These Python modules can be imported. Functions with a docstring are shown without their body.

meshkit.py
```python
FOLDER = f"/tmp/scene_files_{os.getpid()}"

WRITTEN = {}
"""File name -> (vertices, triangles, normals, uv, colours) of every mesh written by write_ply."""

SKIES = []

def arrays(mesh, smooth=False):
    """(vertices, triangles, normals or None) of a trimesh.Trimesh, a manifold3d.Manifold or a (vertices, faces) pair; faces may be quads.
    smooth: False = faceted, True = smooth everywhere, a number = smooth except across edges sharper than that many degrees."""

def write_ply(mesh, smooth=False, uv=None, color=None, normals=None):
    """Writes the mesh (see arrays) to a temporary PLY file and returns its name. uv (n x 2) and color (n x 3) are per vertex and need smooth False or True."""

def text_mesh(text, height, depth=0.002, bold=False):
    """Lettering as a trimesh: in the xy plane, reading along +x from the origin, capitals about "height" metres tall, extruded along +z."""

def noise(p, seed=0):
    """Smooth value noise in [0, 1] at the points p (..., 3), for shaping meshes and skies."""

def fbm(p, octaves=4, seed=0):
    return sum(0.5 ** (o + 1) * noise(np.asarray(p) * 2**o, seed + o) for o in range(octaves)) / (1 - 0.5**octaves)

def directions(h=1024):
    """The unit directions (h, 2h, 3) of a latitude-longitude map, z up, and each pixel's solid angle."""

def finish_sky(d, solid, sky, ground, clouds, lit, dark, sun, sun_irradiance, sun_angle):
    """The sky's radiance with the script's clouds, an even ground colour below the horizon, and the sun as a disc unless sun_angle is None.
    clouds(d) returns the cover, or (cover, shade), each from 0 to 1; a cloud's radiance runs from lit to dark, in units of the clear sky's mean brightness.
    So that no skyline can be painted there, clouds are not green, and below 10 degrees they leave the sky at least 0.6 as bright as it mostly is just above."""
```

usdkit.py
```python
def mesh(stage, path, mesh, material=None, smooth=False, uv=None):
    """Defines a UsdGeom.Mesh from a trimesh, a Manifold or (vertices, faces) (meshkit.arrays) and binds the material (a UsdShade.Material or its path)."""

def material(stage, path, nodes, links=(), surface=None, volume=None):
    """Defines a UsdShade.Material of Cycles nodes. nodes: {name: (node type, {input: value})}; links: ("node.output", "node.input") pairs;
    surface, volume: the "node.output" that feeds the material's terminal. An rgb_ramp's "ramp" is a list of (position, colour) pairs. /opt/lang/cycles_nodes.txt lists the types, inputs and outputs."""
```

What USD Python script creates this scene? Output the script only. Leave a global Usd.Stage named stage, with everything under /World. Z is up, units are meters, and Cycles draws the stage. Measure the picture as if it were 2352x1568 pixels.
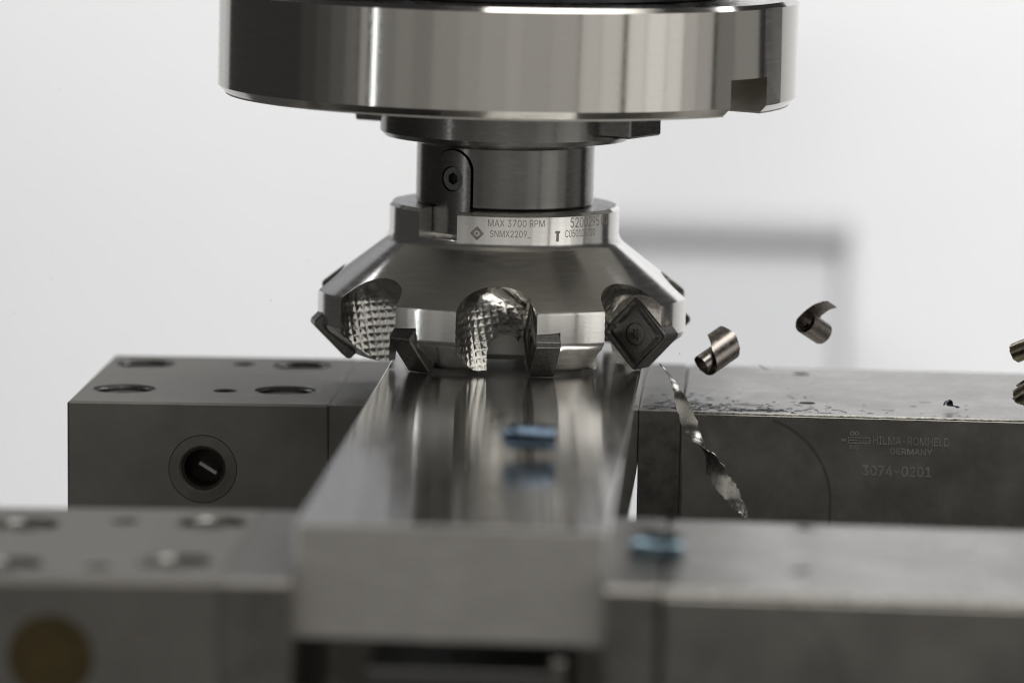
import math, random
import numpy as np, trimesh, manifold3d as m3
import usdkit, meshkit
from pxr import Usd, UsdGeom, UsdLux, UsdShade, Gf, Sdf, Vt

rng = np.random.default_rng(7); random.seed(7)
stage = Usd.Stage.CreateInMemory()
UsdGeom.SetStageUpAxis(stage, UsdGeom.Tokens.z); UsdGeom.SetStageMetersPerUnit(stage, 1.0)
UsdGeom.Xform.Define(stage, '/World'); UsdGeom.Scope.Define(stage, '/World/Looks')

# ---------------------------------------------------------------- camera
# a 168 mm lens 1.74 m in front of the cutter; pixel measures below are for a picture 2352 wide
FPX, CX, CY = 11000.0, 1176.0, 784.0
unit = lambda v: np.array(v, float) / np.linalg.norm(v)
_Y = unit((598, -1434, FPX)); _Z = -unit((-1906, 83586, FPX)); _Z = unit(_Z - _Y * (_Z @ _Y)); _X = np.cross(_Y, _Z)
CAM = np.stack([_X, _Y, _Z])                       # columns: right, down, forward in world axes
EYE = -(CAM @ (np.array([(1151 - CX) / FPX, (816 - CY) / FPX, 1.0]) * 1.76))
def at(px, py, axis=2, val=0.0):
    """The point where the sight line through a measured pixel meets the plane axis = val (metres)."""
    d = CAM @ np.array([(px - CX) / FPX, (py - CY) / FPX, 1.0])
    return EYE + d * ((val - EYE[axis]) / d[axis])
cam = UsdGeom.Camera.Define(stage, '/World/camera')
r_, d_, f_ = CAM[:, 0], CAM[:, 1], CAM[:, 2]
cam.AddTransformOp().Set(Gf.Matrix4d(*r_, 0, *(-d_), 0, *(-f_), 0, *EYE, 1))
cam.CreateHorizontalApertureAttr(36.0); cam.CreateFocalLengthAttr(36.0 * FPX / 2352)
cam.CreateFStopAttr(5.6); cam.CreateFocusDistanceAttr(1.705); cam.CreateExposureAttr(0.0)
cam.CreateClippingRangeAttr(Gf.Vec2f(0.05, 100))

# ---------------------------------------------------------------- lamps
used = {}
def numbered(parent, name):
    k = (parent, name); n = used.get(k, 0); used[k] = n + 1
    return name if n == 0 else f'{name}_{n:03d}'
def lamp(name, az, dist, width, height, z, strength, color=(1, 1, 1), target=(0, 0, 0.05)):
    a = math.radians(az); p = np.array([dist * math.sin(a), -dist * math.cos(a), z])
    return lamp_at(name, p, np.array(target), width, height, strength, color)
def lamp_at(name, p, target, width, height, strength, color=(1, 1, 1)):
    L = UsdLux.RectLight.Define(stage, '/World/' + numbered('/World', name))
    back = unit(np.array(p) - np.array(target)); side = unit(np.cross((0, 0, 1), back)) if abs(back[2]) < .999 else np.array((1., 0, 0))
    up = np.cross(back, side)
    L.AddTransformOp().Set(Gf.Matrix4d(*side, 0, *up, 0, *back, 0, *map(float, p), 1))
    L.CreateWidthAttr(width); L.CreateHeightAttr(height); L.CreateIntensityAttr(strength); L.CreateColorAttr(Gf.Vec3f(*color))
    return L
WARM = (1.0, 0.98, 0.93)
def arc_lamp(name, a0, a1, dist, height, z, strength, color=WARM):
    return lamp(name, (a0 + a1) / 2, dist, 2 * dist * math.tan(math.radians((a1 - a0) / 2)), height, z, strength, color, (0, 0, z))
K = 1.0
# the room seen in the steel: rows of light panels in front, tall windows to the right, little to the left
for a0, a1, b_, top in ((-47.4, -41, .20, .75), (-40.9, -33, .25, .8), (-32.9, -26, .22, .7), (-25.9, -15.8, .31, .8), (-15.7, -8, .36, .8), (-7.9, 2, .40, .85), (2.1, 9, .45, .8), (9.1, 19, .42, .85), (19.1, 30, .46, .8)):
    arc_lamp('front_light_panel', a0, a1, 2.6, top + .42, (top - .42) / 2, b_ * 1.15 * K)
for a0, a1, b_, top in ((30.6, 38.5, .72, .8), (38.7, 47.4, .82, .85), (49.4, 57, 1.0, .85), (57.3, 66, 1.12, .85), (66.3, 74, 1.02, .8), (74.4, 81, .62, .8), (81.2, 89, .5, .75), (91, 101, .22, .6), (101.2, 118, .3, .7)):
    arc_lamp('window_light', a0, a1, 2.4, top + .42, (top - .42) / 2, b_ * K)
arc_lamp('strip_lamp', -49.5, -48.7, 2.2, 1.2, 0.18, 8.0 * K, (0.95, 1, 1))
arc_lamp('side_light_panel', -55.5, -52.2, 2.2, 1.2, 0.18, 0.40 * K)
arc_lamp('side_light_panel', -62, -56.5, 2.2, 1.1, 0.18, 0.15 * K)
arc_lamp('side_light_panel', -69, -62.2, 2.2, 1.0, 0.18, 0.085 * K)
arc_lamp('side_light_panel', -76, -69.2, 2.2, 1.0, 0.18, 0.045 * K)
arc_lamp('side_light_panel', -84, -76.2, 2.2, 1.0, 0.18, 0.02 * K)
arc_lamp('side_light_panel', -150, -137, 1.6, 0.7, 0.1, 0.16 * K)
lamp_at('wall_lamp', (0.1, 0.8, 1.0), (0.25, 1.5, -0.1), 2.2, 0.5, 7.1 * K, (.985, .99, 1))
lamp_at('wall_lamp_001', (0.3, 0.8, -1.0), (0.3, 1.5, -0.1), 2.2, 0.5, 2.5 * K, (.985, .99, 1))
lamp_at('ceiling_lamp', (0.46, -0.36, 1.5), (0.46, -0.35, 0.0), 1.15, 0.95, 4.2 * K, (1, .985, .95))
lamp_at('ceiling_lamp', (0.02, -0.72, 1.5), (0.02, -0.71, 0.0), 0.9, 0.4, 2.3 * K, (1, .985, .95))
dome = UsdLux.DomeLight.Define(stage, '/World/room_light')
dm = usdkit.material(stage, '/World/Looks/room_light', {'b': ('background_shader', {'color': (1, 0.98, 0.95), 'strength': 0.045})}, [], surface='b.background')
UsdShade.MaterialBindingAPI.Apply(dome.GetPrim()).Bind(dm)

# ---------------------------------------------------------------- helpers
def thing(name, label, cat, loc=(0, 0, 0), group=None, kind=None):
    x = UsdGeom.Xform.Define(stage, '/World/' + numbered('/World', name)); x.AddTranslateOp().Set(Gf.Vec3d(*map(float, loc)))
    return mark(x.GetPrim(), label, cat, group, kind)
def mark(o, label=None, cat=None, group=None, kind=None):
    for k, v in (('label', label), ('category', cat), ('group', group), ('kind', kind)):
        if v: o.SetCustomDataByKey(k, v)
    return o
def world_origin(prim):
    return np.array(UsdGeom.XformCache().GetLocalToWorldTransform(prim).ExtractTranslation())
def part(name, mesh, mat, parent=None, smooth=30, label=None):
    """One Mesh prim; mesh in world millimetres; parent a prim (or none for top level)."""
    v, f, n = meshkit.arrays(mesh, smooth)
    v = v * 0.001
    base = parent.GetPath() if parent is not None else Sdf.Path('/World')
    if parent is not None: v = v - world_origin(parent)
    path = f'{base}/{numbered(str(base), name)}'
    m = UsdGeom.Mesh.Define(stage, path)
    m.CreatePointsAttr(Vt.Vec3fArray.FromNumpy(v.astype(np.float32)))
    m.CreateFaceVertexCountsAttr(Vt.IntArray.FromNumpy(np.full(len(f), 3, np.int32)))
    m.CreateFaceVertexIndicesAttr(Vt.IntArray.FromNumpy(f.astype(np.int32).ravel()))
    m.CreateSubdivisionSchemeAttr('none')
    if n is not None:
        m.CreateNormalsAttr(Vt.Vec3fArray.FromNumpy(n.astype(np.float32))); m.SetNormalsInterpolation('vertex')
    UsdShade.MaterialBindingAPI.Apply(m.GetPrim()).Bind(mat)
    if label: m.GetPrim().SetCustomDataByKey('label', label)
    return m.GetPrim()
def mani(t):
    t = trimesh.Trimesh(*t) if isinstance(t, tuple) else t
    t.merge_vertices()
    return m3.Manifold(m3.Mesh(np.asarray(t.vertices, np.float32), np.asarray(t.faces, np.uint32)))
def tri(m):
    a = m.to_mesh(); return trimesh.Trimesh(a.vert_properties[:, :3], a.tri_verts, process=False)
def revolve(pts, seg=256):
    p = np.array(pts, float); q = np.roll(p, -1, 0)
    if (p[:, 0] * q[:, 1] - q[:, 0] * p[:, 1]).sum() < 0: p = p[::-1]
    return m3.CrossSection([p]).revolve(seg)
def box(x0, x1, y0, y1, z0, z1, c=0.0):
    """A box with chamfered edges."""
    if c <= 0: return m3.Manifold.cube((x1 - x0, y1 - y0, z1 - z0)).translate((x0, y0, z0))
    P = []
    for x, sx in ((x0, 1), (x1, -1)):
        for y, sy in ((y0, 1), (y1, -1)):
            for z, sz in ((z0, 1), (z1, -1)):
                P += [(x + sx * c, y + sy * c, z), (x + sx * c, y, z + sz * c), (x, y + sy * c, z + sz * c)]
    return m3.Manifold.hull_points(np.array(P, float))
def cyl_y(x, z, y0, y1, r, r2=None, seg=64):
    return m3.Manifold.cylinder(y1 - y0, r, r if r2 is None else r2, seg).rotate((-90, 0, 0)).translate((x, y0, z))
def cyl_z(x, y, z0, z1, r, r2=None, seg=64):
    return m3.Manifold.cylinder(z1 - z0, r, r if r2 is None else r2, seg).translate((x, y, z0))
def rounded_square(side, rad, n=7):
    h = side / 2 - rad; out = []
    for k, (sx, sy) in enumerate(((1, 1), (-1, 1), (-1, -1), (1, -1))):
        for a in np.linspace(k * 90, k * 90 + 90, n):
            out.append((sx * h + rad * math.cos(math.radians(a)), sy * h + rad * math.sin(math.radians(a))))
    return np.array(out)
def loft(rings):
    """Closed solid from rings of equal length (n x 3), capped with fans."""
    n = len(rings[0]); V = np.vstack(list(rings) + [rings[0].mean(0)[None], rings[-1].mean(0)[None]]); F = []
    for i in range(len(rings) - 1):
        for j in range(n):
            a, b = i * n + j, i * n + (j + 1) % n; F += [(a, b, b + n), (a, b + n, a + n)]
    c0, c1 = len(V) - 2, len(V) - 1
    for j in range(n):
        F += [(c0, (j + 1) % n, j), (c1, (len(rings) - 1) * n + j, (len(rings) - 1) * n + (j + 1) % n)]
    t = trimesh.Trimesh(V, F, process=True)
    if t.volume < 0: t.invert()
    return t
def sheet(P, thick):
    """A thin closed solid from a grid of points P (n x m x 3)."""
    du, dv = np.gradient(P, axis=0), np.gradient(P, axis=1)
    N = np.cross(du, dv); N /= np.maximum(np.linalg.norm(N, axis=2, keepdims=True), 1e-12)
    n, m = P.shape[:2]
    V = np.vstack([(P + N * thick / 2).reshape(-1, 3), (P - N * thick / 2).reshape(-1, 3)]); o = n * m; F = []
    for i in range(n - 1):
        for j in range(m - 1):
            a, b, c, d = i * m + j, i * m + j + 1, (i + 1) * m + j + 1, (i + 1) * m + j
            F += [(a, d, c), (a, c, b), (a + o, c + o, d + o), (a + o, b + o, c + o)]
    edge = [(i * m, (i + 1) * m) for i in range(n - 1)] + [((i + 1) * m + m - 1, i * m + m - 1) for i in range(n - 1)] + \
           [(j + 1, j) for j in range(m - 1)] + [((n - 1) * m + j, (n - 1) * m + j + 1) for j in range(m - 1)]
    for a, b in edge: F += [(a, b, b + o), (a, b + o, a + o)]
    t = trimesh.Trimesh(V, F, process=False)
    t.fix_normals()
    return t
def text_on_plane(s, height, x, y, z, w=None, depth=0.12, bold=False):
    """Lettering on a wall that faces -y; x is the left end, z the baseline (mm)."""
    t = meshkit.text_mesh(s, height, depth, bold)
    if w: t.apply_scale((w / t.extents[0], 1, 1))
    v = t.vertices.copy(); t.vertices = np.stack([x + v[:, 0] - v[:, 0].min(), y - v[:, 2], z + v[:, 1]], 1)
    return t
def wrap(t, R, phi0, z0, proud=0.03, down=0.03):
    """Bends flat lettering (x right, y up) round a cylinder; phi from -y towards +x."""
    v = t.vertices.copy(); a = phi0 + v[:, 0] / R; rr = R + np.where(v[:, 2] > v[:, 2].mean(), proud, -down)
    t.vertices = np.stack([rr * np.sin(a), -rr * np.cos(a), z0 + v[:, 1]], 1); return t
def fine(t, size=0.6):
    v, f = trimesh.remesh.subdivide_to_size(t.vertices, t.faces, size); return trimesh.Trimesh(v, f)

# ---------------------------------------------------------------- materials
def look(name, color, rough=0.3, metal=1.0, var=0.1, scale=60., stretch=(1, 1, 1), bump=0.0, bscale=None, bdist=0.0002, rvar=0.08, spec=0.5, dark=None, detail=5, aniso=None, arc=None):
    """Metal or oxide: base colour and gloss vary with noise in world metres; optional stretched relief (turning or milling lines)."""
    c = np.array(color, float); lo = c * (1 - var) if dark is None else np.array(dark, float)
    nd = {'g': ('geometry', {}), 'm': ('mapping', {'scale': tuple(np.array(stretch, float))}),
          'n': ('noise_texture', {'scale': scale, 'detail': float(detail), 'roughness': 0.6}),
          'r': ('rgb_ramp', {'ramp': [(0.3, tuple(lo)), (0.7, tuple(c * (1 + var * .5)))]}),
          'q': ('map_range', {'from_min': .25, 'from_max': .75, 'to_min': max(rough - rvar, .02), 'to_max': rough + rvar}),
          'p': ('principled_bsdf', {'metallic': metal, 'specular_ior_level': spec})}
    ln = [('g.position', 'm.vector'), ('m.vector', 'n.vector'), ('n.fac', 'r.fac'), ('n.fac', 'q.value'), ('r.color', 'p.base_color'), ('q.result', 'p.roughness')]
    if aniso:
        nd['t'] = ('combine_xyz', dict(zip('xyz', map(float, (0, 0, 0) if aniso == 'arcs' else aniso)))); nd['p'][1]['anisotropic'] = 0.9
        if aniso == 'arcs':   # feed marks are arcs of the cutter's 58 mm radius: the blur lies along that radius
            nd['sx'] = ('separate_xyz', {}); nd['k'] = ('math', {'math_type': 'divide', 'value2': 0.0585}); nd['k2'] = ('math', {'math_type': 'multiply'})
            nd['k3'] = ('math', {'math_type': 'subtract', 'value1': 1.0}); nd['k4'] = ('math', {'math_type': 'sqrt'})
            ln += [('g.position', 'sx.vector'), ('sx.x', 'k.value1'), ('k.value', 'k2.value1'), ('k.value', 'k2.value2'), ('k2.value', 'k3.value2'), ('k3.value', 'k4.value1'), ('k.value', 't.x'), ('k4.value', 't.y')]
            nd['k4'] = ('math', {'math_type': 'sqrt'}); nd['k5'] = ('math', {'math_type': 'multiply', 'value2': -1.0}); ln.remove(('k4.value', 't.y')); ln += [('k4.value', 'k5.value1'), ('k5.value', 't.y')]
        ln.append(('t.vector', 'p.tangent'))
    if arc:   # an oily rub mark: an arc that runs down into a straight line
        ax, az_, ar_, xm = arc
        nd.update({'as': ('separate_xyz', {}), 'a1': ('math', {'math_type': 'subtract', 'value2': ax}), 'a2': ('math', {'math_type': 'subtract', 'value2': az_}), 'a2m': ('math', {'math_type': 'maximum', 'value2': 0.0}),
                   'a3': ('math', {'math_type': 'multiply'}), 'a4': ('math', {'math_type': 'multiply'}), 'a5': ('math', {'math_type': 'add'}), 'a6': ('math', {'math_type': 'sqrt'}),
                   'a7': ('math', {'math_type': 'subtract', 'value2': ar_}), 'a8': ('math', {'math_type': 'absolute'}), 'a9': ('map_range', {'from_min': 0.0, 'from_max': 0.0009, 'to_min': .5, 'to_max': 0.0, 'clamp': True}),
                   'b1': ('math', {'math_type': 'greater_than', 'value2': xm}), 'b2': ('math', {'math_type': 'multiply'}), 'bx': ('mix', {'color2': (.02, .019, .018)})})
        ln += [('g.position', 'as.vector'), ('as.x', 'a1.value1'), ('as.z', 'a2.value1'), ('a2.value', 'a2m.value1'), ('a1.value', 'a3.value1'), ('a1.value', 'a3.value2'), ('a2m.value', 'a4.value1'), ('a2m.value', 'a4.value2'),
               ('a3.value', 'a5.value1'), ('a4.value', 'a5.value2'), ('a5.value', 'a6.value1'), ('a6.value', 'a7.value1'), ('a7.value', 'a8.value1'), ('a8.value', 'a9.value'), ('as.x', 'b1.value1'),
               ('a9.result', 'b2.value1'), ('b1.value', 'b2.value2'), ('b2.value', 'bx.fac'), ('r.color', 'bx.color1'), ('bx.color', 'p.base_color')]
        ln.remove(('r.color', 'p.base_color'))
    if bump:
        nd['bm'] = ('mapping', {'scale': tuple(np.array(bscale or (1, 1, 1), float))}); nd['bn'] = ('noise_texture', {'scale': 1.0, 'detail': 3.0, 'roughness': .6})
        nd['bu'] = ('bump', {'strength': bump, 'distance': bdist}); ln += [('g.position', 'bm.vector'), ('bm.vector', 'bn.vector'), ('bn.fac', 'bu.height'), ('bu.normal', 'p.normal')]
    return usdkit.material(stage, '/World/Looks/' + name, nd, ln, surface='p.BSDF')
STEEL = (0.62, 0.6, 0.565)
M_turned = look('turned_steel', (0.52, 0.5, 0.47), .15, 1, .06, 1.0, (60, 60, 900), .2, (30, 30, 2600), 0.00004, .03, aniso=(0, 0, 1))
M_cutter = look('bright_cutter_steel', (0.8, 0.785, 0.76), .19, 1, .05, 1.0, (80, 80, 700), .12, (60, 60, 3000), 0.00003, .03, aniso=(0, 0, 1))
M_gullet = look('cross_milled_steel', (0.85, 0.83, 0.79), .2, 1, .12, 300, bump=.2, bscale=(1500, 1500, 1500), bdist=.00005)
M_black = look('black_oxide_steel', (0.22, 0.215, 0.205), .26, 1, .2, 200, (1, 1, 4), .3, (150, 150, 3000), 0.00003, .04, aniso=(0, 0, 1))
M_spindle = look('dark_spindle_steel', (0.05, 0.05, 0.055), .22, 1, .2, 150)
M_insert = look('coated_carbide', (0.16, 0.156, 0.147), .34, 0.85, .12, 900, bump=.12, bscale=(4000, 4000, 4000), bdist=.00004)
M_screw = look('dull_screw_steel', (0.2, 0.2, 0.19), .35, 1, .2, 900)
M_hole = look('dark_socket', (0.012, 0.012, 0.012), .5, 0.3, .2, 500)
M_work = look('milled_steel', (0.84, 0.83, 0.81), .12, 1, .08, 1.0, (160, 25, 60), .1, (900, 40, 400), 0.00001, .03, aniso='arcs')
M_saw = look('sawn_steel_end', (0.62, 0.6, 0.565), .5, 1, .15, 90, (1, 1, 3))
M_vise = look('blackened_vise_steel', (0.225, 0.214, 0.194), .46, .35, .2, 55, rvar=.1, bump=.3, bscale=(70, 700, 2200), bdist=.00006, dark=(0.19, 0.181, 0.164), detail=11, spec=.22)
M_vise2 = look('worn_vise_steel', (0.24, 0.23, 0.21), .25, .5, .22, 48, rvar=.1, bump=.35, bscale=(150, 500, 1500), bdist=.00006, dark=(0.185, 0.177, 0.161), detail=11, arc=(.0911, -.0435, .0304, .1))
M_plate = look('ground_jaw_steel', (0.2, 0.19, 0.175), .36, .8, .25, 120, rvar=.08, bump=.2, bscale=(700, 700, 700), bdist=.00005)
M_edge = look('worn_bright_edge', (0.62, 0.6, 0.52), .3, 1, .4, 500, dark=(0.2, .19, .17))
M_face = look('satin_steel_face', (0.8, 0.78, 0.74), .6, 1, .06, 60)
M_plug = look('oily_brass_bushing', (0.125, 0.094, 0.04), .5, .7, .4, 300)
M_lining = look('oily_dark_lining', (0.05, 0.044, 0.034), .4, .5, .3, 300)
M_pin = look('bright_pin', (0.85, 0.87, 0.87), .5, .6, .05, 300)
M_bolt = look('zinc_bolt_steel', (0.42, 0.41, 0.385), .24, 1, .3, 300)
M_chip = look('warm_steel_chip', (0.34, 0.31, 0.285), .28, 1, .25, 500, bump=.3, bscale=(2500, 600, 2500), bdist=.0001)
M_gold = look('straw_steel_chip', (0.36, 0.32, 0.24), .25, 1, .3, 500)
M_blue = look('blued_steel_chip', (0.085, 0.12, 0.15), .3, 1, .4, 250, dark=(.04, .05, .08))
M_navy = look('dark_blued_chip', (0.035, 0.04, 0.075), .3, .8, .4, 700)
M_teal = look('pale_blued_steel_chip', (0.2, 0.275, 0.315), .32, 1, .4, 250, dark=(.08, .11, .14))
M_strip = look('bright_steel_strip', (0.4, 0.39, 0.37), .3, 1, .25, 700, bump=.25, bscale=(2500, 2500, 900), bdist=.0002)
M_dark = look('dark_steel_shaving', (0.03, 0.03, 0.035), .35, .6, .3, 700)
M_etch = look('laser_etched_mark', (0.44, 0.4, 0.36), .55, .6, .2, 900)
M_stamp = look('stamped_lettering', (0.4, 0.385, 0.36), .4, .6, .3, 700)
M_wall = look('white_enclosure_paint', (0.8, 0.8, 0.8), .6, 0, .01, 3)
M_upper = look('dark_grey_enclosure_paint', (0.19, 0.19, 0.2), .5, 0, .02, 4)
M_panel = look('grey_white_panel_paint', (0.66, 0.66, 0.67), .5, 0, .02, 4)
M_rail = look('grey_rail', (0.4, 0.4, 0.41), .5, 0, .05, 4)
M_table = look('machine_table_steel', (0.09, 0.088, 0.085), .4, .6, .2, 20)

# ---------------------------------------------------------------- setting
part_wall = part('back_wall', box(-1300, 1700, 1500, 1540, -1200, 170), M_wall)
up = part('upper_wall', box(-1300, 68, 1504, 1544, 171, 900), M_upper)
uw = part('upper_wall', box(70, 1700, 1504, 1544, 171, 620), M_panel)
mark(uw, 'pale grey upper wall of the machine enclosure on the right, above the picture', 'wall', kind='structure')
mark(up, 'dark grey upper wall of the machine enclosure, above the picture', 'wall', kind='structure')
mark(part_wall, 'plain white machine enclosure wall behind everything', 'wall', kind='structure')
tb = part('machine_table', box(-420, 420, -620, 420, -190, -150, 3), M_table)
mark(tb, 'flat dark steel machine table under the vises', 'table', kind='structure')
pn = thing('enclosure_door', 'blurred light grey enclosure door with darker top rail behind the flying chips', 'door', (0.06, 1.42, -0.45))
part('door_panel', box(-60, 150, 1400, 1440, -450, -108.5, 6), M_panel, pn)
part('rail', box(-62, 156, 1392, 1444, -108, -95, 4), M_rail, pn)
part('stile', box(150.5, 157, 1394, 1442, -450, -108.5, 2), M_panel, pn)

# ---------------------------------------------------------------- spindle and arbor
sp = thing('spindle_nose', 'dark stepped machine spindle nose cut off by the top edge of the picture', 'spindle', (0, 0, .1345))
part('housing', revolve([(0, 134.5), (80, 134.5), (80, 137), (83, 137.6), (83, 141), (81, 141.5), (81, 146), (86, 147), (86, 230), (0, 230)]), M_spindle, sp)
part('seal_ring', revolve([(83.05, 138.2), (84.2, 138.4), (84.2, 139.6), (83.05, 139.8)]), M_turned, sp)

ar = thing('milling_arbor', 'wide bright steel flange and black arbor neck that carry the milling cutter', 'tool holder', (0, 0, .0565))
flange = revolve([(40, 95.8), (102.8, 95.8), (105.4, 98.4), (105.4, 132.4), (103.8, 134), (60, 134), (60, 136), (40, 136)], 360)
def polar_box(az, r0, r1, w, z0, z1, c=0):
    return box(r0, r1, -w / 2, w / 2, z0, z1, c).rotate((0, 0, az - 90))
flange = flange - polar_box(57.5, 84, 120, 23.5, 80, 108.3) - polar_box(66.5, 105.12, 120, 60, 80, 140) - polar_box(-120, 84, 120, 17.2, 80, 108.3)
part('flange', flange, M_turned, ar, 25)
part('flange_face', revolve([(46.2, 95.2), (102.6, 95.2), (102.6, 95.79), (46.2, 95.79)]) - polar_box(57.5, 84, 120, 23.6, 80, 108) - polar_box(-120, 84, 120, 17.4, 80, 108), M_face, ar, 25)
hub = revolve([(0, 95.6), (46, 95.6), (46, 82.5), (44.2, 80.7), (34.2, 80.7), (33.4, 79.2), (32.5, 78.4), (32.5, 57.4), (31.9, 56.8), (0, 56.8)], 256)
kaz = -32.0
def arch_pts(w, z0, z1, n=24):
    zc = z1 - w / 2
    return np.array([(-w / 2, z0), (w / 2, z0)] + [(w / 2 * math.cos(t), zc + w / 2 * math.sin(t)) for t in np.linspace(0, math.pi, n)])
def arch_prism(w, z0, z1, r0, r1):
    c = m3.CrossSection([arch_pts(w, z0, z1)]).extrude(r1 - r0)        # x across, y up, z depth
    v = np.array([[0, 0, 1, r0], [1, 0, 0, 0], [0, 1, 0, 0]], float)    # -> x radial, y across, z up
    return c.transform(v).rotate((0, 0, kaz - 90))
hub = hub - arch_prism(16.4, 40, 78.3, 26, 45)
part('neck', hub, M_black, ar, 25)
key = arch_prism(15.2, 47.2, 77.7, 25, 45) ^ m3.Manifold.cylinder(120, 33.4, 33.4, 256)
rx = lambda az, r, z: (r * math.sin(math.radians(az)), -r * math.cos(math.radians(az)), z)
def radial_cyl(az, z, r0, r1, rad, rad2=None, seg=48):
    return m3.Manifold.cylinder(r1 - r0, rad, rad if rad2 is None else rad2, seg).rotate((0, 90, 0)).translate((r0, 0, z)).rotate((0, 0, az - 90))
key = key - radial_cyl(kaz, 67.3, 29.5, 40, 4.6)
kp = part('drive_key', key, M_black, ar, 25)
part('key_screw', radial_cyl(kaz, 67.3, 29.5, 32.6, 4.2) - radial_cyl(kaz, 67.3, 30.2, 40, 2.3, seg=6), M_screw, kp, 25)
part('socket', radial_cyl(kaz, 67.3, 30.1, 30.6, 2.25, seg=6), M_hole, kp)
for az in (63, -117):
    part('drive_lug', polar_box(az, 43.5, 58, 23.4, 84.0, 95.5, .7), M_black, ar)

# ---------------------------------------------------------------- milling cutter
cu = thing('milling_cutter', 'bright steel face mill head with square inserts cutting the steel block', 'milling cutter', (0, 0, 0))
prof = [(0, 16.5), (46.0, 16.5), (49.3, 1.8), (55.2, 1.6), (56.2, 2.0), (67.4, 10.6), (68.4, 12.4), (68.5, 13.4), (68.5, 23.3), (68.2, 24.3), (67.5, 25.0),
        (44.0, 42.8), (42.9, 44.0), (42.1, 46.0), (42.1, 55.3), (40.9, 56.5), (0, 56.5)]
solid = revolve(prof, 360)
azim = [59 - 45 * k + d for k, d in zip(range(8), (0, -1, 0, 0, 0, 0, 0, 0))]
turn = lambda m, az: m.rotate((0, 0, az - 90))
# local frame of a pocket: x outwards along the radius, y to the trailing side (the insert fills y 0..9), z up
IC = np.array([58.0, 0, 13.2])
def square_ring(side, rad, y):
    p = rounded_square(side, rad); c = math.sqrt(.5)
    return np.stack([IC[0] + (p[:, 0] - p[:, 1]) * c, np.full(len(p), y), IC[2] + (p[:, 0] + p[:, 1]) * c], 1)
insert_t = loft([square_ring(s, r, y) for s, r, y in ((18.4, 1.4, 9.0), (19.2, 1.6, 8.6), (19.4, 1.7, .18), (19.25, 1.65, .02), (18.3, 1.5, 0), (16.4, 1.4, .75), (15.2, 1.2, .7), (13.2, 1.0, .12), (12.6, 1.0, .08))])
cyl_local = lambda y0, y1, r, seg=48, r2=None: m3.Manifold.cylinder(y1 - y0, r, r if r2 is None else r2, seg).rotate((-90, 0, 0)).translate((IC[0], y0, IC[2]))
insert_m = mani(insert_t) - cyl_local(-1, 1.6, 4.15)
star = m3.CrossSection([np.array([((1.75 + .45 * math.cos(6 * a)) * math.cos(a), (1.75 + .45 * math.cos(6 * a)) * math.sin(a)) for a in np.linspace(0, 2 * math.pi, 60, endpoint=False)])])
star_m = star.extrude(3).rotate((-90, 0, 0)).translate((IC[0], -1, IC[2]))
screw_m = cyl_local(.45, 1.55, 3.1, r2=3.9) + cyl_local(1.5, 1.75, 3.9)
screw_m = (cyl_local(.5, 1.58, 3.75) - star_m)
torx_floor = cyl_local(1.35, 1.57, 2.3)
seat_t = mani(loft([square_ring(19.75, 1.5, y) for y in (9.2, -.4)])) + cyl_local(0, 9.2, .1)
corner = m3.Manifold.cylinder(9.2, 1.9, 1.9, 32).rotate((-90, 0, 0))
seat_t = seat_t + corner.translate((IC[0] + 12.6, 0, IC[2] + .6))
sph = lambda r, x, y, z: m3.Manifold.sphere(r, 64).translate((x, y, z))
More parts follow.
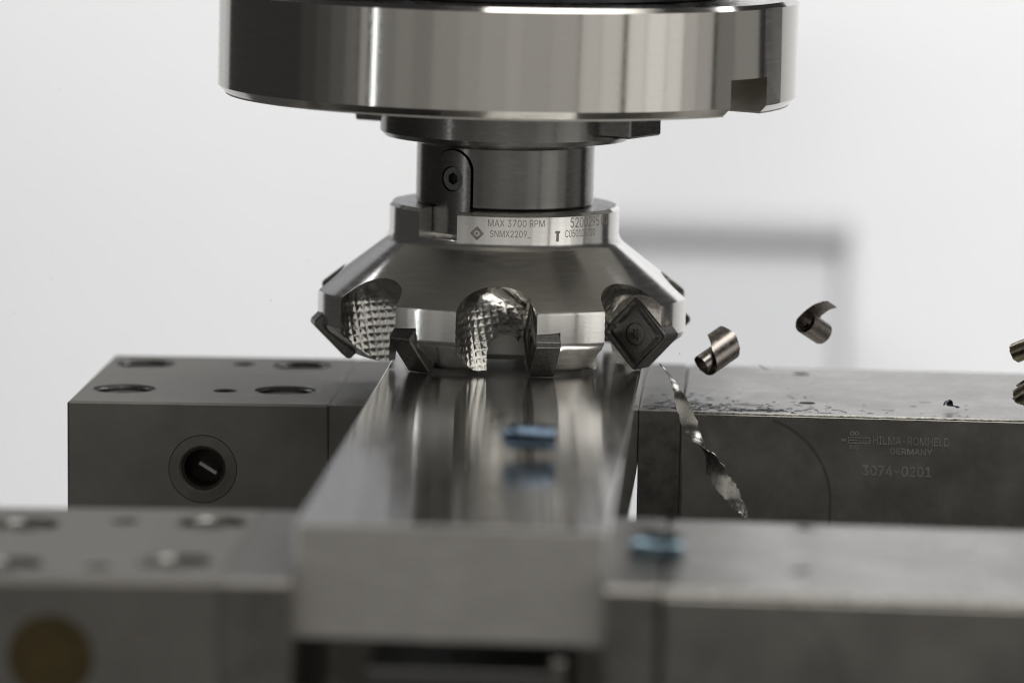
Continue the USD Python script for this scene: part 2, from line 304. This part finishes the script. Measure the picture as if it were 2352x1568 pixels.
disc = lambda r, x, z, y0, y1: m3.Manifold.cylinder(y1 - y0, r, r, 72).rotate((-90, 0, 0)).translate((x, y0, z))
tool = m3.Manifold.batch_hull([disc(14.0, 60.5, 13.6, -1.0, 0.0), disc(14.0, 60.5, -12, -1.0, 0.0), sph(14.6, 66.0, -13.6, 21.5), sph(14.6, 66.0, -13.6, -12)])
tool_fine = tool.refine_to_length(0.45)
tt = tri(tool_fine); tt.merge_vertices(); tt.fix_normals()
P, N = tt.vertices, tt.vertex_normals
ang = np.arctan2(P[:, 1] + 13.6, -(P[:, 0] - 66.0)) * 14.6
u = ang / 2.75 + .18 * P[:, 2] / 2.75; v = P[:, 2] / 2.75 - .12 * ang / 2.75
ridge = lambda q: np.clip(1.1 - np.abs((q % 1) - .5) * 3.0, 0, 1)
h = .16 * np.maximum(ridge(u), ridge(v)) + .02 * meshkit.noise(P * .3)
h *= np.clip((29 - P[:, 2]) / 7, .1, 1)
h = np.where(P[:, 1] > -0.35, 0.0, h)
inner = mani(trimesh.Trimesh(P - N * (.12 + h)[:, None], tt.faces, process=False))
body = solid
window = m3.Manifold.batch_hull([m3.Manifold.cylinder(26, 6.8, 6.8, 64).rotate((0, 90, 0)).translate((30, -7.4, zz)) for zz in (-8, 7.2)])
for az in azim: body = body - turn(tool, az) - turn(seat_t, az) - turn(window, az)
# driving slot for the key in the collar
body = body - polar_box(kaz, 31, 50, 16.8, 46.3, 60) - polar_box(kaz + 180, 31, 50, 16.8, 46.3, 60)
part('body', body, M_cutter, cu, 28)
part('retaining_bolt', revolve([(0, 2.5), (29, 2.5), (31, 4.5), (31, 16.4), (0, 16.4)]), M_face, cu, 25)
liner0 = tool - inner
ins_prims = []
for k, az in enumerate(azim):
    liner = (turn(liner0, az) ^ solid) - turn(seat_t, az) - turn(window, az)
    part('chip_gullet', liner, M_gullet, cu, 50)
for k, az in enumerate(azim):
    ip = part('insert', turn(insert_m, az), M_insert, cu, 25)
    part('screw', turn(screw_m, az), M_screw, ip, 25)
    part('screw_socket', turn(torx_floor, az), M_insert, ip)
# laser marks on the collar (azimuths seen from the camera plus its own 3 degrees)
def collar_text(s, hgt, caz, z, width):
    t = meshkit.text_mesh(s, hgt, .06); t.apply_scale((width / t.extents[0], 1, 1)); t.apply_translation((-t.bounds[:, 0].mean(), 0, 0))
    return part('etched_lettering', wrap(fine(t, 1.2), 42.1, math.radians(caz + 3), z), M_etch, cu, False, 'laser etched "%s"' % s)
collar_text('MAX 3700 RPM', 2.5, 6.2, 52.0, 20.6)
collar_text('SNMX2209_', 2.4, 3.2, 48.2, 14.6)
collar_text('5200295 001', 3.6, 49.5, 51.4, 22.0)
collar_text('C0501D1720', 2.6, 41.5, 48.0, 14.5)
from shapely.geometry import Polygon, Point
dshape = Polygon([(0, 2.1), (2.1, 0), (0, -2.1), (-2.1, 0)]).buffer(.4).difference(Point(0, 0).buffer(.95))
dia = trimesh.util.concatenate([trimesh.creation.extrude_polygon(g, .06, engine='earcut') for g in (dshape, Point(0, 0).buffer(.6))])
part('etched_mark', wrap(fine(dia, 1.0), 42.1, math.radians(-13.2 + 3), 49.3), M_etch, cu, False, 'etched diamond insert symbol')
scr = trimesh.util.concatenate([trimesh.creation.box((2.0, .8, .06), trimesh.transformations.translation_matrix((0, 2.8, .03))), trimesh.creation.box((1.1, 3.0, .06), trimesh.transformations.translation_matrix((0, .9, .03)))])
part('etched_mark', wrap(fine(scr, 1.0), 42.1, math.radians(27.3 + 3), 47.2), M_etch, cu, False, 'etched screw symbol')

# ---------------------------------------------------------------- workpiece
wp = thing('steel_workpiece', 'long bright steel block clamped in both vises under the cutter', 'workpiece', (0.0065, -0.1, -0.034))
blk = box(-38.8, 52.0, -376.5, 230, -34, 0, .5).trim_by_plane((0, 1, 0), -374.8)
part('block', blk, M_work, wp, 20)
part('sawn_end', box(-38.3, 51.5, -375.0, -374.8, -33.5, -.5), M_saw, wp)

# the torn burr along the right top edge, brightest where it has just been cut
yy = np.linspace(-230, 20, 260); hb = .12 + .5 * meshkit.fbm(np.stack([yy * .5, yy * 0, yy * 0], 1), 4, 9) ** 2 * 2
burr = np.stack([np.stack([52.0 + 0 * yy - .1, yy, -.4 + 0 * yy], 1), np.stack([52.05 + hb * .5, yy + rng.normal(0, .2, len(yy)), -.15 + hb * .7], 1)], 1)
part('burr', sheet(burr, .1), M_strip, wp, False)

# ---------------------------------------------------------------- vises
def tilted(m, x0, slope):
    return m.translate((-x0, 0, 0)).rotate((0, -math.degrees(math.atan(slope)), 0)).translate((x0, 0, 0))
def front_chamfer(m, yf, zt, c):
    p = m3.CrossSection([np.array([(-1, -c), (c, 1), (-1, 1)], float)]).extrude(900)      # y, z profile swept along x
    return m - p.transform(np.array([[0, 0, 1, -400], [1, 0, 0, yf], [0, 1, 0, zt]], float))
def vise(name, label, yf, yb, L, R, holes_l, holes_r, plugx, plugz, near):
    """L, R: (x of reference, top z there, slope) of the two jaws' top faces, mm."""
    t = thing(name, label, 'vise', (0.0065, (yf + yb) / 2000, -.15))
    part('base', box(-190, 330, yf + 8, yb - 8, -149.9, -78, 2), M_vise, t)
    for x0, x1, z1 in ((-17.4, 36.5, -42), (36.6, 41, -38)):
        part('parallel', box(x0, x1, yf + 12, yb - 12, -77.9, z1, .4), M_table if x1 < 37 else M_plate, t)
    # left jaw: block with counterbored holes and a round bushing in its front face
    x0, zt, sl = L
    e = 2.1 if near else 1.0
    jl = box(-154, -59.4, yf, yb, zt - 66, zt, .8)
    if near: jl = front_chamfer(jl, yf, zt, 2.6)
    for hx, hy, hr in holes_l: jl = jl - cyl_z(hx, hy, zt - 12, zt + 1, hr)
    jl = jl - cyl_y(plugx, plugz, yf - 1, yf + 22, 12.4)
    jm = part('jaw', tilted(jl, x0, sl), M_vise, t, 25)
    for hx, hy, hr in holes_l:
        part('bolt', tilted(cyl_z(hx, hy, zt - 11.9, zt - 11, hr - .05) + (cyl_z(hx, hy, zt - 11.5, zt - 2.0, hr * .82) - cyl_z(hx, hy, zt - 9, zt, hr * .36, seg=6) if hr > 6 else cyl_z(hx, hy, zt - 11.8, zt - 8, hr * .6)), x0, sl), M_bolt if near else M_screw, jm, 25)
        part('bore', tilted(cyl_z(hx, hy, zt - 10, zt + .04, hr + .3 + .08 * hr) - cyl_z(hx, hy, zt - 11, zt + 1, hr - .06 * hr) - cyl_z(hx, hy, zt - .1 * hr, zt + .05, hr - .06 * hr, hr + .3 + .06 * hr), x0, sl), M_bolt if near else M_screw, jm, 25)
    bus = cyl_y(plugx, plugz, yf - .1, yf + 21, 12.15)
    bus = bus - (cyl_y(plugx, plugz, yf - 1, yf + .6, 10.6, 10.2) if near else cyl_y(plugx, plugz, yf - 1, yf + 1.2, 8.8, 8.2) + cyl_y(plugx, plugz, yf, yf + 19, 8.0))
    bp = part('bushing', tilted(bus, x0, sl), M_plug if near else M_vise2, jm, 25)
    if not near:
        part('bushing_lining', tilted(cyl_y(plugx, plugz, yf + 2.0, yf + 18.9, 7.95) - cyl_y(plugx, plugz, yf, yf + 16.5, 7.0), x0, sl), M_lining, jm, 25)
        slot = box(-3.6, 3.6, yf + 9, yf + 16.6, -.6, .6).rotate((0, 32, 0)).translate((plugx + .8, 0, plugz - 1))
        part('lock_pin', tilted(slot, x0, sl), M_pin, jm)
    lp = box(-59.35, -38.9, yf + .1, yb - .6, zt - 52, zt - .1, .3)
    part('jaw_plate', tilted(front_chamfer(lp, yf + .1, zt - .1, 2.4) if near else lp, x0, sl), M_plate if near else M_vise, t)
    # right jaw
    x0, zt, sl = R
    jr = box(67.3, 330, yf, yb, zt - 66, zt, e)
    for hx, hy, hr in holes_r: jr = jr - cyl_z(hx, hy, zt - 6, zt + 1, hr)
    jm = part('jaw', tilted(jr, x0, sl), M_vise2, t, 25)
    for hx, hy, hr in holes_r:
        part('hole_rim', tilted(cyl_z(hx, hy, zt - .5, zt + .06, hr + .45) - cyl_z(hx, hy, zt - 1, zt + 1, hr - .02), x0, sl), M_edge, jm, 25)
    rp = box(52.1, 67.2, yf + .5, yb - .5, zt - 52, zt + .2, .4)
    part('jaw_plate', tilted(front_chamfer(rp, yf + .5, zt + .2, 2.2) if near else rp, x0, sl), M_plate, t)
    # the bright worn front edge of the movable jaw: an uneven chamfer strip
    n = 240; xs = np.linspace(67.6, 329, n); w = .55 + .75 * meshkit.fbm(np.stack([xs * .35, xs * 0, xs * 0], 1), 4, 3); w *= 1.1
    rings = []
    for x, a in zip(xs, w):
        rings.append(np.array([(x, yf + e * (.98 + a * .55), zt + .03), (x, yf + e * (.3 + a * .1), zt - e * .3), (x, yf - .03, zt - e * (.95 + a * .5)), (x, yf + .4 * e, zt - 1.3 * e), (x, yf + 1.6 * e, zt - .4 * e)]))
    part('worn_edge', tilted(mani(loft(rings)), x0, sl), M_edge, jm, 40)
    return t, L, R
far_l = [(-137.8, -11.2, 11.4), (-100.4, -12.5, 4.4), (-78.7, -9.2, 11.2), (-138.9, 57.5, 11.2), (-101.6, 60, 4.4), (-79.0, 58, 11.2)]
far_r = [(110.8, 62, 3.2), (112.5, -15.5, 3.0)]
vf, _, _ = vise('machine_vise', 'sharp dark steel vise behind, its left jaw drilled and its right jaw stamped with lettering', -45, 80,
    (-106, -14.4, .0146), (67.3, -12.2, .004), far_l, far_r, -104.9, -38.4, False)
near_l = [(-72.8, -291, 11.4), (-130.3, -299, 11.4), (-100, -291, 4.4), (-76, -360, 11.2), (-124.8, -368, 11.2), (-97.5, -371, 4.0)]
near_r = [(110.0, -276, 3.2), (108.4, -352, 3.2)]
vn, _, _ = vise('machine_vise', 'blurred dark steel vise in front, nearest the camera at the bottom of the picture', -390, -267,
    (-60, -15.0, .020), (67.3, -13.9, .0), near_l, near_r, -108.5, -38.2, True)
jr = [p for p in stage.Traverse() if str(p.GetPath()) == '/World/machine_vise/jaw_001'][0]
part('stamped_lettering', text_on_plane('HILMA-ROMHELD', 2.9, 136.1, -45.0, -21.9, 27.2), M_stamp, jr, False, 'stamped maker name')
part('stamped_lettering', text_on_plane('GERMANY', 2.1, 142.2, -45.0, -25.3, 15.2, bold=True), M_stamp, jr, False, 'stamped "GERMANY"')
part('stamped_lettering', text_on_plane('3074-0201', 3.5, 132.6, -45.0, -33.2, 24.6, bold=True), M_stamp, jr, False, 'stamped number')
lg = []
B = lambda x, z, w, h_: trimesh.creation.box((w, .24, h_), trimesh.transformations.translation_matrix((x, -45.0, z)))
for z in (-19.7, -21.7): lg.append(B(131.2, z, 7.6, .35))
for x in (127.3, 135.0): lg.append(B(x, -20.7, .35, 2.3))
for sx in (128.6, 130.3):
    for z in (-18.2, -23.2):
        rg = trimesh.creation.annulus(.45, .8, .24); rg.apply_transform(trimesh.transformations.rotation_matrix(math.pi / 2, (1, 0, 0))); rg.apply_translation((sx, -45.0, z)); lg.append(rg)
lg.append(B(125.6, -20.7, 1.8, 1.0)); lg.append(B(128.9, -20.7, 3.2, .3))
part('stamped_emblem', trimesh.util.concatenate(lg), M_stamp, jr, False, 'stamped clamp emblem')

# ---------------------------------------------------------------- chips
def basis(ax, upish):
    a = unit(ax); b = unit(np.array(upish, float) - a * (np.array(upish, float) @ a)); return a, b, np.cross(a, b)
RI, UP, FW = CAM[:, 0], -CAM[:, 1], CAM[:, 2]
def screen_vec(dx, dy, dz): return RI * dx - (-UP) * dy * -1 * -1 + FW * dz if False else RI * dx + UP * dy + FW * dz
def curl(center, axis, start, r0, r1, length, turns, tail=0., cone=0., jag=.25, thick=.28, seed=0, hand=1, cpow=1.0):
    """A rolled-up chip: a sheet wound in a spiral round axis, its end opening into a tail."""
    a, b, c = basis(axis, start); n, m = int(40 * turns) + 1, 9
    th = np.linspace(0, 2 * math.pi * turns, n); r = r0 + (r1 - r0) * (th / th[-1])
    if tail: r = r + tail * np.clip((th - th[-1] + 1.6) / 1.6, 0, 1) ** 2
    s = np.linspace(-.5, .5, m); rr = np.random.default_rng(seed); sh = cone * (th / th[-1]) ** cpow
    e0, e1 = rr.normal(0, jag, n), rr.normal(0, jag, n)
    P = np.zeros((n, m, 3))
    for i in range(n):
        rad = math.cos(hand * th[i]) * b + math.sin(hand * th[i]) * c
        wid = length * (1 - .5 * np.clip((i / n - .88) / .12, 0, 1) * (1 if tail else 0))
        L = s * wid; L[0] += e0[i] * .5; L[-1] += e1[i] * .5
        P[i] = center + rad * r[i] + np.outer(L + sh[i], a)
    return sheet(P, thick)
mm = lambda p: np.asarray(p) * 1000
def chip(name, label, mesh, mat, cat='chip', group=None):
    p = part(name, mesh, mat, None, 35); return mark(p, label, cat, group)
G = None
c1 = mm(at(1652, 812, 1, -.02)); V = lambda x, y, z=0.: RI * x + UP * y + FW * z
chip('curled_chip', 'curled steel chip with a dark open flap flying just right of the cutter', curl(c1 - V(2.2, 1.6, 0), V(.74, .5, .45), V(.5, -.85, 0), 3.0, 5.6, 11.5, 1.5, tail=2.4, cone=6.5, cpow=3.0, jag=.12, seed=1, hand=-1), M_chip)
c2 = mm(at(1866, 748, 1, -.01))
chip('curled_chip', 'rolled steel chip with a pointed tail flying highest at right', curl(c2, V(-.62, .38, -.68), V(.8, -.6, 0), 2.0, 5.0, 10.5, 2.75, tail=5.5, cone=-1.5, jag=.12, seed=2, hand=-1), M_chip)
c3 = mm(at(2354, 800, 1, -.03))
chip('curled_chip', 'straw coloured rolled chip cut by the right picture edge, the upper one', curl(c3, V(.8, .35, -.6), V(0, 1, 0), 1.2, 4.0, 8.5, 2.8, seed=3), M_gold)
c4 = mm(at(2352, 905, 1, -.04))
chip('curled_chip', 'straw coloured rolled chip cut by the right picture edge, the lower one', curl(c4, V(.75, .55, -.5), V(0, 1, 0), 1.1, 4.3, 8.5, 3.0, cone=3, seed=4), M_gold)
b1 = mm(at(1206, 1004, 2, .0060))
chip('blue_chip', 'blue rolled steel chip just above the block in front of the cutter', curl(b1, V(1, -.05, .12), V(-.2, 1, 0), 2.0, 4.6, 15.5, 2.3, tail=1.2, cone=3, seed=5), M_blue)
b2 = mm(at(1496, 1262, 1, -.335))
chip('blue_chip', 'pale blue blurred chip on the front right jaw plate beside the block', curl(b2, V(1, -.08, .15), V(-1, .3, 0), 2.2, 4.9, 14, 2.2, tail=1.6, cone=3, seed=6), M_teal)
d1 = mm(at(2185, 936, 2, -.0108))
def scrap(c, size, n, seed):
    g = np.random.default_rng(seed); out = []
    for k in range(n):
        q = g.normal(0, 1, (9, 3)); q /= np.linalg.norm(q, axis=1, keepdims=True)
        q = q * g.uniform(.5, 1, (9, 1)) * np.array(size) * g.uniform(.5, 1) + g.normal(0, .45, 3) * np.array(size) * (k > 0)
        out.append(trimesh.convex.convex_hull(q + np.array(c)))
    return out
dk = trimesh.util.concatenate(scrap(d1 + (-1, 0, 1.4), (1.2, 1, 1.3), 3, 11) + scrap(d1 + (1.2, 0, .6), (2.0, .8, .55), 3, 12) + [curl(d1 + (-.8, 0, 1.6), V(.5, .2, -1), V(0, 1, 0), .6, 1.3, 1.6, 1.3, tail=1, seed=8, thick=.2)])
chip('dark_chip', 'small dark blue chip lying on the rear right jaw near its front edge', dk, M_navy)
# sliver: a thin curved hair of steel in the air over the rear right jaw
q = np.array([mm(at(x, y, 1, .03)) for x, y in ((1740, 834), (1748, 841), (1757, 846), (1770, 850))])
qq = np.array([np.interp(np.linspace(0, 3, 19), range(4), q[:, k]) for k in range(3)]).T
sl = np.stack([qq + UP * .22 * np.sin(np.linspace(0.05, math.pi - .05, 19))[:, None] * s for s in (-1, 0, 1)], 1)
chip('steel_sliver', 'hair thin dark sliver of steel flying over the rear right jaw', sheet(sl, .12), M_dark)
# long twisted strip falling from the right insert
ctr = [(1512, 832, 2), (1528, 850, 5), (1545, 870, 7), (1556, 900, 19), (1570, 935, 32), (1583, 968, 37), (1592, 992, 30), (1604, 1015, 20), (1622, 1045, 30), (1648, 1088, 41), (1676, 1128, 38), (1700, 1162, 26), (1717, 1193, 5)]
tw = [10, 70, 60, -10, -38, -38, -10, 60, 110, 140, 160, 175, 180]
k_ = np.linspace(0, len(ctr) - 1, 90); ctr = np.array(ctr, float)
cx_, cy_, wd_, tw_ = (np.interp(k_, range(len(ctr)), a) for a in (ctr[:, 0], ctr[:, 1], ctr[:, 2], np.array(tw, float)))
sm = lambda a: np.convolve(np.pad(a, 4, mode='edge'), np.ones(9) / 9, 'valid')
cx_, cy_, wd_, tw_ = sm(cx_), sm(cy_), sm(wd_), np.radians(sm(tw_))
ys = np.interp(k_, [0, 2, 6, 12], [-.045, -.05, -.062, -.085])
Pc = np.array([mm(at(x, y, 1, yy)) for x, y, yy in zip(cx_, cy_, ys)])
tg = np.gradient(Pc, axis=0); tg /= np.linalg.norm(tg, axis=1, keepdims=True)
grid = []
for i in range(len(Pc)):
    side = unit(np.cross(tg[i], FW)); nrm = np.cross(side, tg[i]); w = wd_[i] * .155
    dirn = side * math.cos(tw_[i]) + nrm * math.sin(tw_[i]); wide = w / max(abs(math.cos(tw_[i])), .55)
    jag = (rng.random(2) - .5) * (1.2 if i > 55 else .7) * min(1, w / 3)
    s = np.linspace(-.5, .5, 7); off = s * wide; off[0] -= jag[0]; off[-1] += jag[1]
    rip = nrm * ((meshkit.fbm(np.stack([i * .55 + s * 1.6, s * 2.2, s * 0 + 3.1], 1), 3, 5) - .5) * .8 * min(1, w / 3) * np.clip((i - 45) / 25, 0.06, 1))[:, None]
    grid.append(Pc[i] + np.outer(off, dirn) + rip)
chip('twisted_strip', 'long twisted ribbon of bright steel falling in front of the rear right jaw', sheet(np.array(grid), .16), M_strip, 'strip')
# loose dark flecks on the rear right jaw
fl = []
def fleck(x, y, sx, sy, sz, rot):
    zt = -12.2 + (x - 67.3) * .004 + (.2 if x < 67.3 else 0)
    q = rng.normal(0, .5, (8, 3)) * (sx, sy, sz) + (rng.normal(0, .25, (8, 1)) * (0, 1, 0)); q[:, 2] = np.abs(q[:, 2])
    c, n = math.cos(rot), math.sin(rot)
    q = np.stack([q[:, 0] * c - q[:, 1] * n, q[:, 0] * n + q[:, 1] * c, q[:, 2]], 1) + (x, y, zt + .02)
    fl.append(trimesh.convex.convex_hull(q))
for k in range(280):
    x = 54 + rng.gamma(1.7, 20); y = -42 + abs(rng.normal(0, 13)) + (30 * rng.random() if k % 5 == 0 else 0)
    if 52.5 < x < 240: fleck(x, y, rng.gamma(2, .6) + .25, rng.uniform(.25, 1.2), rng.uniform(.05, .22), rng.uniform(-1.2, 1.2))
for k in range(46):
    fleck(96 + rng.normal(0, 6), -36.5 + rng.normal(0, 1.6), rng.uniform(.6, 3), rng.uniform(.3, .9), .2, rng.uniform(-.7, .7))
p = part('metal_shavings', trimesh.util.concatenate(fl), M_dark, None, False)
mark(p, 'scattered fine dark metal shavings on top of the rear right jaw', 'shavings', kind='stuff')
sp_ = []
for x, y, yy_ in ((34, 718, -.05), (120, 575, 0), (436, 664, .02), (622, 690, 0), (136, 207, -.03), (1561, 811, -.02), (706, 600, .03), (118, 640, .04)):
    sp_ += scrap(mm(at(x, y, 1, yy_)), (.25, .25, .45), 1, int(x))
p = part('flying_specks', trimesh.util.concatenate(sp_), M_dark, None, False)
mark(p, 'tiny dark specks of swarf flying in the air around the cutter', 'specks', kind='stuff')
